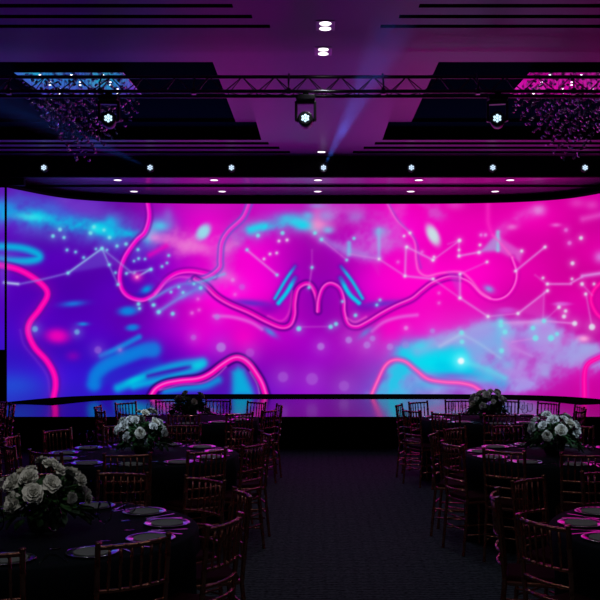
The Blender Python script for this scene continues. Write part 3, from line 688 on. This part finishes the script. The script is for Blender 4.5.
# ------------------------------------------------------------------ chairs
def arc(xb, w, z, bulge, n=7):
    return [(xb-bulge*(1-(2*i/(n-1)-1)**2), -w+2*w*i/(n-1), z) for i in range(n)]
def bx_at(z):   # x of the back posts at height z
    return -.165-.045*max(0, (z-.45)/.47)
def make_chair():
    t = thing('banquet_chair', 'x', 'chair')
    wd = .175
    s = MB(); s.grid(lambda u, v: (-.17+.34*u, (-.17-.02*u)+(.34+.04*u)*v, .455), 1, 1)
    n = len(s.v); s.v = []; s.f = []
    top = [(-.17, -.17), (.17, -.195), (.17, .195), (-.17, .17)]
    s.v = [(x, y, .425) for x, y in top]+[(x, y, .45) for x, y in top]; s.f = [(3, 2, 1, 0), (4, 5, 6, 7), (0, 1, 5, 4), (1, 2, 6, 5), (2, 3, 7, 6), (3, 0, 4, 7)]
    bevel(s.build('seat', M['chair'], t), .008)
    p = MB(); p.v = [(x*.93, y*.93, .45) for x, y in top]+[(x*.90, y*.90, .478) for x, y in top]; p.f = list(s.f)
    bevel(p.build('seat_pad', M['pad'], t), .012, 3)
    for sg in (-1, 1):
        MB().tube([(.158, sg*.182, .43), (.168, sg*.186, 0)], .0135, 7, knots=4, kr=1.3).build('leg', M['chair'], t, True)
        MB().tube([(-.205, sg*.172, 0), (-.165, sg*.168, .44), (bx_at(.9), sg*wd, .905), (bx_at(.93)-.003, sg*wd, .925)], .0135, 7, knots=8, kr=1.3).build('leg', M['chair'], t, True)
    b = MB()
    for z in (.90, .70, .615, .535):
        b.tube(arc(bx_at(z), wd-.002, z, .035), .0115 if z > .8 else .0095, 6, knots=6, kr=1.35)
    for i in range(6):
        u = (i+1)/7; y = (-wd+2*wd*u); bl = .035*(1-(2*u-1)**2)
        b.tube([(bx_at(.70)-bl, y, .70), (bx_at(.90)-bl, y, .90)], .0075, 5, knots=3, kr=1.4)
    b.build('backrest', M['chair'], t, True)
    for sg in (-1, 1):
        q = MB()
        for z in (.17, .25):
            q.tube([(.165, sg*.186, z), (-.19+.04*(z/.44), sg*.171, z)], .008, 5, knots=3, kr=1.35)
        q.build('stretcher', M['chair'], t, True)
    q = MB()
    for z in (.21, .30): q.tube([(.164, -.186, z), (.164, .186, z)], .008, 5, knots=3, kr=1.35)
    q.build('stretcher', M['chair'], t, True)
    q = MB()
    for z in (.21, .30): q.tube([(-.20+.035*(z/.44), -.171, z), (-.20+.035*(z/.44), .171, z)], .008, 5, knots=3, kr=1.35)
    q.build('stretcher', M['chair'], t, True)
    return t
def make_plate():
    t = thing('dinner_plate', 'x', 'plate')
    MB().lathe([(0, 0), (.075, 0), (.125, .008), (.131, .010), (.130, .0125), (.122, .0115), (.092, .0075), (.086, .006)], 36).build('rim', M['rim'], t, True)
    MB().lathe([(0, .0085), (.072, .0085), (.084, .0095), (.090, .0135), (.091, .0125), (.088, .0080), (.082, .0055)], 32).build('well', M['plate'], t, True)
    return t
def make_glass():
    t = thing('wine_glass', 'x', 'glass')
    MB().lathe([(0, 0), (.033, 0), (.033, .002), (.006, .006), (.004, .012), (.0035, .085), (.006, .092)], 14).build('stem', M['glass'], t, True)
    MB().lathe([(.0, .090), (.012, .092), (.030, .108), (.038, .13), (.037, .165), (.031, .20), (.030, .20), (.036, .165), (.037, .13), (.029, .11), (0, .094)], 18).build('bowl', M['glass'], t, True)
    return t
def make_knife():
    o = MB().box(-.10, .0, -.006, .006, 0, .004).box(0, .11, -.009, .007, .001, .003).build('table_knife', M['steel']); return o
def make_fork():
    m = MB().box(-.10, .03, -.005, .005, 0, .004).box(.03, .055, -.012, .012, .001, .004)
    for y in (-.0105, -.0035, .0035, .0105): m.box(.055, .10, y-.0015, y+.0015, .001, .004)
    return m.build('dinner_fork', M['steel'])

# ------------------------------------------------------------------ flowers
import mathutils
def bloom_mesh(seed, m, size=.05):
    rs = random.Random(seed); mb = MB()
    for ring, (n, tilt, ln, w) in enumerate(((7, 82, 1.0, .62), (7, 60, .92, .58), (6, 38, .8, .5), (5, 18, .62, .42), (3, 6, .45, .3))):
        for k in range(n):
            a = 2*PI*k/n+rs.uniform(-.2, .2)+ring*.5; tl = R(tilt+rs.uniform(-9, 9)); L = size*ln*rs.uniform(.88, 1.1); W = size*w
            fz = rs.uniform(.1, .3)
            def fn(u, v, a=a, tl=tl, L=L, W=W, fz=fz):
                s = v; half = W*math.sin(PI*min(1, .12+.80*s))**.7*(u-.5)*2
                curl = tl*(1+.25*s)-.9*(1-s)*.5
                r = L*s*math.sin(tl)+.1*size; z = L*s*math.cos(tl)+.16*size*math.sin(PI*s)
                z += .22*size*((u-.5)*2)**2*s+fz*.25*size*math.sin(u*9+a)*s
                x, y = r, half
                return (x*math.cos(a)-y*math.sin(a), x*math.sin(a)+y*math.cos(a), z)
            mb.grid(fn, 4, 3)
    return mb.mesh('bloom', m, True)
BL = [bloom_mesh(1, M['petal']), bloom_mesh(2, M['petal']), bloom_mesh(3, M['petal_cream']), bloom_mesh(4, M['petal'], .042)]
def leaf_ball(seed, n, r0, zc, flat):
    rs = random.Random(seed); mb = MB()
    for k in range(n):
        a = rs.uniform(0, 2*PI); el = rs.uniform(-.5, 1.0); L = rs.uniform(.06, .11); W = L*.32
        c = mathutils.Vector((r0*math.cos(a)*math.cos(el), r0*math.sin(a)*math.cos(el), zc+flat*math.sin(el)))
        d = mathutils.Vector((math.cos(a)*math.cos(el), math.sin(a)*math.cos(el), math.sin(el)+rs.uniform(-.5, .3))).normalized()
        s = d.cross(mathutils.Vector((rs.uniform(-.3, .3), rs.uniform(-.3, .3), 1))).normalized(); up = s.cross(d)
        def fn(u, v):
            h = W*math.sin(PI*min(1, v*.96+.02))*(u-.5)*2
            return tuple(c+d*(L*v-.03)+s*h+up*(.012*abs(u-.5)*2-.02*v*v))
        mb.grid(fn, 2, 3)
    return mb
def centrepiece(label, x, y, rz, sc_=1., seed=0, n_bl=19):
    t = thing('floral_centrepiece', label, 'flowers', (x, y, .765), rz, 'white flower centrepieces')
    MB().lathe([(0, 0), (.07, 0), (.085, .02), (.10, .09), (.095, .12), (.085, .12), (.08, .02), (0, .02)], 24).build('vase', M['vase'], t, True)
    f = leaf_ball(seed, 150, .15, .16, .10)
    mb = leaf_ball(seed+9, 70, .22, .10, .06); n = len(f.v); f.v += mb.v; f.f += [tuple(n+i for i in q) for q in mb.f]
    # stems fill the middle
    for k in range(14):
        a = 2*PI*k/14; f.tube([(.03*math.cos(a), .03*math.sin(a), .03), (.11*math.cos(a), .11*math.sin(a), .22)], .004, 4)
    f.build('foliage', M['leaf'], t)['kind'] = 'stuff'
    rs = random.Random(seed+3)
    for k in range(n_bl):
        g = (k+.5)/n_bl; el = math.asin(1-g*.98); a = k*2.39996+seed
        bump = rs.uniform(.82, 1.15)
        rr = .215*math.cos(el)*bump; zz = .165+.20*math.sin(el)*bump
        j = 1
        o = bpy.data.objects.new('bloom', BL[rs.choice((0, 1, 1, 2, 3, 0))]); col.objects.link(o); o.parent = t
        o.location = (rr*j*math.cos(a), rr*j*math.sin(a), zz+rs.uniform(-.02, .02))
        d = mathutils.Vector((math.cos(a)*math.cos(el)+rs.uniform(-.3, .3), math.sin(a)*math.cos(el)+rs.uniform(-.3, .3), math.sin(el)*.9+rs.uniform(0, .4)))
        o.rotation_euler = d.to_track_quat('Z', 'Y').to_euler(); q = rs.uniform(.72, 1.12); o.scale = (q, q, q)
    return t

# ------------------------------------------------------------------ tables
ANG = [-20+360/11*k for k in range(11)]
ADJ = [-5, 3]+[0]*9        # the two aisle chairs stand a little apart
PH = ['aisle side, nearer place', 'aisle side, farther place', 'stage corner by the aisle', 'stage side, inner place', 'stage side, outer place', 'outer corner by the stage',
      'outer side', 'outer near corner', 'near side, outer place', 'near side, middle place', 'near corner by the aisle']
chair0 = make_chair(); plate0 = make_plate(); glass0 = make_glass(); knife0 = make_knife(); fork0 = make_fork()
used = {}
def put(proto, x, y, z, rz, label, group):
    if proto.name not in used: used[proto.name] = 1; o = proto
    else: o = copy_tree(proto)
    o.location = (x, y, z); o.rotation_euler = (0, 0, rz); o['label'] = label; o['group'] = group
    return o
def seen(x, y, z, m=25):
    if y < .8: return False
    px = 300+16+x*F/y; py = 332-(z-H)*F/y
    return -m < px < 600+m and py < 600+m
RT = .875
def cloth(tx, ty, t, seed, seats):
    rs = random.Random(seed); nf = 26; ph = [rs.uniform(0, 6.3) for _ in range(3)]
    mb = MB(); n = 176
    def rr(a, f): return RT+f*(.012+.014*math.sin(nf*a+ph[0])+.008*math.sin(11*a+ph[1]))
    prof_ = [(0, .765, 0), (.45, .765, 0), (RT-.012, .765, 0), (None, .755, .0), (None, .64, .5), (None, .56, .7), (None, .50, .8), (None, .46, .9), (None, .3, 1.), (None, .004, 1.2)]
    for (r, z, f) in prof_:
        for k in range(n):
            a = 2*PI*k/n; q = r if r is not None else rr(a, f)
            if r is None and z < .6:
                for (sa_, sr) in seats:
                    da = (a-sa_+PI) % (2*PI)-PI
                    if abs(da) < .6:
                        lat = abs(math.sin(da))*q; lim = (sr-.185)/max(math.cos(da), .5)
                        wgt = min(1, max(0, (.29-lat)/.07))*(1 if z < .53 else .5)
                        q = q*(1-wgt)+min(q, lim)*wgt
            mb.v.append((q*math.cos(a), q*math.sin(a), z))
    for i in range(len(prof_)-1):
        for k in range(n):
            a = i*n+k; b = i*n+(k+1) % n; mb.f.append((a, b, b+n, a+n))
    return mb.build('tablecloth', M['cloth'], t, True)
TABLES = [('left foreground table', 'front left', -1.53, 5.25, 1), ('left middle table', 'middle left', -1.57, 8.5, 1), ('left rear table', 'rear left', -1.60, 12.0, 1),
          ('right foreground table', 'front right', 2.19, 5.25, -1), ('right middle table', 'middle right', 2.19, 8.5, -1), ('right rear table', 'rear right', 2.19, 12.0, -1),
          ('far left table', 'far left', -5.05, 12.0, 1)]
for ti, (tn_, short, tx, ty, sg) in enumerate(TABLES):
    rzoff = 0 if ti < 6 else R(6)
    t = thing('banquet_table', 'round banquet table under floor-length dark cloth, '+short+' of the hall', 'table', (tx, ty, 0), 0, 'round banquet tables')
    MB().lathe([(0, .73), (RT-.03, .73), (RT-.02, .735), (RT-.02, .755), (RT-.03, .758), (0, .758)], 48).build('tabletop', M['black'], t)
    lg = MB()
    for k in range(4):
        a = R(45+90*k); lg = MB().tube([(.45*math.cos(a), .45*math.sin(a), 0), (.42*math.cos(a), .42*math.sin(a), .73)], .018, 8); lg.build('leg', M['black'], t)
    seats = []
    for k, a0 in enumerate(ANG):
        a = R(a0)+rzoff
        if sg < 0: a = PI-a
        a += R(ADJ[k])*sg
        seats.append((a, .945+random.Random(ti*50+k).uniform(-.02, .03)))
    cloth(tx, ty, t, ti, seats)
    for k, a0 in enumerate(ANG):
        a = R(a0)+rzoff
        if sg < 0: a = PI-a
        ca, sa = math.cos(a), math.sin(a)
        rs = random.Random(ti*50+k); j = rs.uniform(-.02, .03); tw = rs.uniform(-.10, .10)
        rc = .945+j; ac = a+R(ADJ[k])*sg
        x, y = tx+rc*math.cos(ac), ty+rc*math.sin(ac)
        if seen(x, y, .9, 30) and not (y < 3.3) and (ti < 6 or x > -4.6):
            put(chair0, x, y, 0, ac+PI+tw, 'copper bamboo-style chair at %s, %s' % (tn_, PH[k]), 'copper chairs round the banquet tables')
        if ti == 6: continue
        x, y = tx+.70*ca, ty+.70*sa
        if seen(x, y, .76):
            put(plate0, x, y, .7655, a, 'grey plate with silvered rim on %s, %s' % (tn_, PH[k]), 'place-setting plates')
            gx, gy = tx+.50*math.cos(a-.22*1), ty+.50*math.sin(a-.22)
            put(glass0, gx, gy, .7655, 0, 'clear stemmed wine glass on %s, %s' % (tn_, PH[k]), 'wine glasses on the tables')
            for proto, off, nm, lb in ((knife0, .165, 'knife', 'steel table knife'), (fork0, -.165, 'fork', 'steel dinner fork')):
                kx, ky = x-sa*off-ca*.0, y+ca*off
                put(proto, kx, ky, .7655, a+PI, '%s beside the plate on %s, %s' % (lb, tn_, PH[k]), 'table %ss' % nm if nm == 'fork' else 'table knives')
    if ti < 6:
        lb = ['cream-white bouquet on the left foreground table', 'white bouquet in the middle of the left middle table', 'dim unlit bouquet on the left rear table, dark against the stage',
              'white bouquet on the right foreground table beyond the frame edge', 'white bouquet with dark leaves on the right middle table', 'greyish white bouquet on the right rear table before the screen'][ti]
        if seen(tx, ty, .9, 10): centrepiece(lb, tx+(.03, .03, 0, 0, -.06, -.03)[ti], ty, R(50*ti), 1, ti*7+1, 5 if ti == 2 else 20)

# ------------------------------------------------------------------ light
def spot(name, loc, target, energy, ang, blend=.6, colr=(1, 1, 1), rad=.05):
    l = bpy.data.lights.new(name, 'SPOT'); l.energy = energy; l.spot_size = R(ang); l.spot_blend = blend; l.color = colr; l.shadow_soft_size = rad
    o = bpy.data.objects.new(name, l); col.objects.link(o); o.location = loc
    o.rotation_euler = (mathutils.Vector(target)-mathutils.Vector(loc)).to_track_quat('-Z', 'Y').to_euler(); return o
def area(name, loc, energy, sx, sy, colr=(1, 1, 1), rot=(0, 0, 0)):
    l = bpy.data.lights.new(name, 'AREA'); l.shape = 'RECTANGLE'; l.size = sx; l.size_y = sy; l.energy = energy; l.color = colr
    o = bpy.data.objects.new(name, l); col.objects.link(o); o.location = loc; o.rotation_euler = rot; return o
# pin spots on the centrepieces, from the ceiling
for (i, e, c) in ((0, 150, (1, .96, .90)), (1, 620, (.60, .77, 1)), (4, 560, (.60, .77, 1)), (5, 90, (.82, .90, 1))):
    tx, ty = TABLES[i][2], TABLES[i][3]
    spot('pin_spot', (tx*.7, ty-3.4, ZC-.15), (tx, ty, 1.05), e, 6.5, .5, c, .04)
for x in (-2.2, .1, 2.4):
    for y in (1.5, 4.4, 7.3): spot('house_light', (x, y, ZC-.06), (x, y, 0), 11, 130, 1., (.86, .95, .95), .12)
# downlights on the centre line
for y in (10.2, 11.15, 17.36): spot('downlight_beam', (.1, y, ZC-.04), (.1, y, 0), 17, 90, .7, (.9, .92, 1), .06)
# coloured beams through the haze
def haze_beam(name, a, b, r0, r1, dens, energy, ang, colr):
    a, b = mathutils.Vector(a), mathutils.Vector(b); d = b-a; L = d.length
    mb = MB().tube([(0, 0, 0), (0, 0, L)], [r0, r1], 16)
    m = bpy.data.materials.new('haze'); m.use_nodes = True; nt = m.node_tree; nt.nodes.clear()
    o = nt.nodes.new('ShaderNodeOutputMaterial'); v = nt.nodes.new('ShaderNodeVolumeScatter'); v.inputs['Density'].default_value = dens; v.inputs['Anisotropy'].default_value = .3
    nt.links.new(v.outputs[0], o.inputs['Volume'])
    tc = nt.nodes.new('ShaderNodeTexCoord'); sp_ = nt.nodes.new('ShaderNodeSeparateXYZ'); rp = nt.nodes.new('ShaderNodeValToRGB'); dv = nt.nodes.new('ShaderNodeMath'); dv.operation = 'DIVIDE'; dv.inputs[1].default_value = L
    ml = nt.nodes.new('ShaderNodeMath'); ml.operation = 'MULTIPLY'; ml.inputs[1].default_value = dens
    nt.links.new(tc.outputs['Object'], sp_.inputs[0]); nt.links.new(sp_.outputs['Z'], dv.inputs[0]); nt.links.new(dv.outputs[0], rp.inputs[0]); nt.links.new(rp.outputs[0], ml.inputs[0]); nt.links.new(ml.outputs[0], v.inputs['Density'])
    e = rp.color_ramp.elements; e[0].position = .06; e[0].color = (.01, .01, .01, 1); e[1].position = 1; e[1].color = (1.1, 1.1, 1.1, 1)
    for q_, val in ((.2, .22), (.34, .45), (.40, 1.2), (.46, .6), (.7, .9)):  # density stops draw the beam's dim start and bright patch into the haze
        k_ = e.new(q_); k_.color = (val, val, val, 1)
    ob = mb.build(name, m); ob.location = a; ob.rotation_euler = d.to_track_quat('Z', 'Y').to_euler()
    spot('beam_lamp', a, b, energy, ang, 1., colr, .02)
    return ob
o = haze_beam('haze_beam', (.15, 17.58, H+3.07), (.78, 9.3, H+3.0), .05, .26, .10, 5200, 3.8, (.03, .17, 1))
tag(o, 'blue hazy light beam rising from the central small spotlight', 'light beam', None, 'stuff')
o = haze_beam('haze_beam', (-3.08, 17.58, H+3.04), (-4.2, 11.9, H+3.02), .08, .28, .07, 1500, 5.2, (.03, .17, 1))
tag(o, 'faint blue hazy light beam crossing the left chandelier', 'light beam', None, 'stuff')

w = bpy.data.worlds.new('world'); sc.world = w; w.use_nodes = True
w.node_tree.nodes['Background'].inputs[0].default_value = (0, 0, 0, 1)

cam = bpy.data.cameras.new('camera'); co = bpy.data.objects.new('camera', cam); col.objects.link(co)
co.location = (0, 0, H); co.rotation_euler = (PI/2, 0, 0)
cam.sensor_width = 36; cam.lens = 57.0; cam.shift_x = -16/600; cam.shift_y = 32/600; cam.clip_end = 100
sc.camera = co
sc.view_settings.view_transform = 'Standard'; sc.view_settings.look = 'None'; sc.view_settings.exposure = 0; sc.view_settings.gamma = 1
sc.view_settings.use_curve_mapping = False
sc.cycles.use_denoising = True
sc.cycles.max_bounces = 6; sc.cycles.diffuse_bounces = 3; sc.cycles.transparent_max_bounces = 24; sc.cycles.sample_clamp_indirect = 3
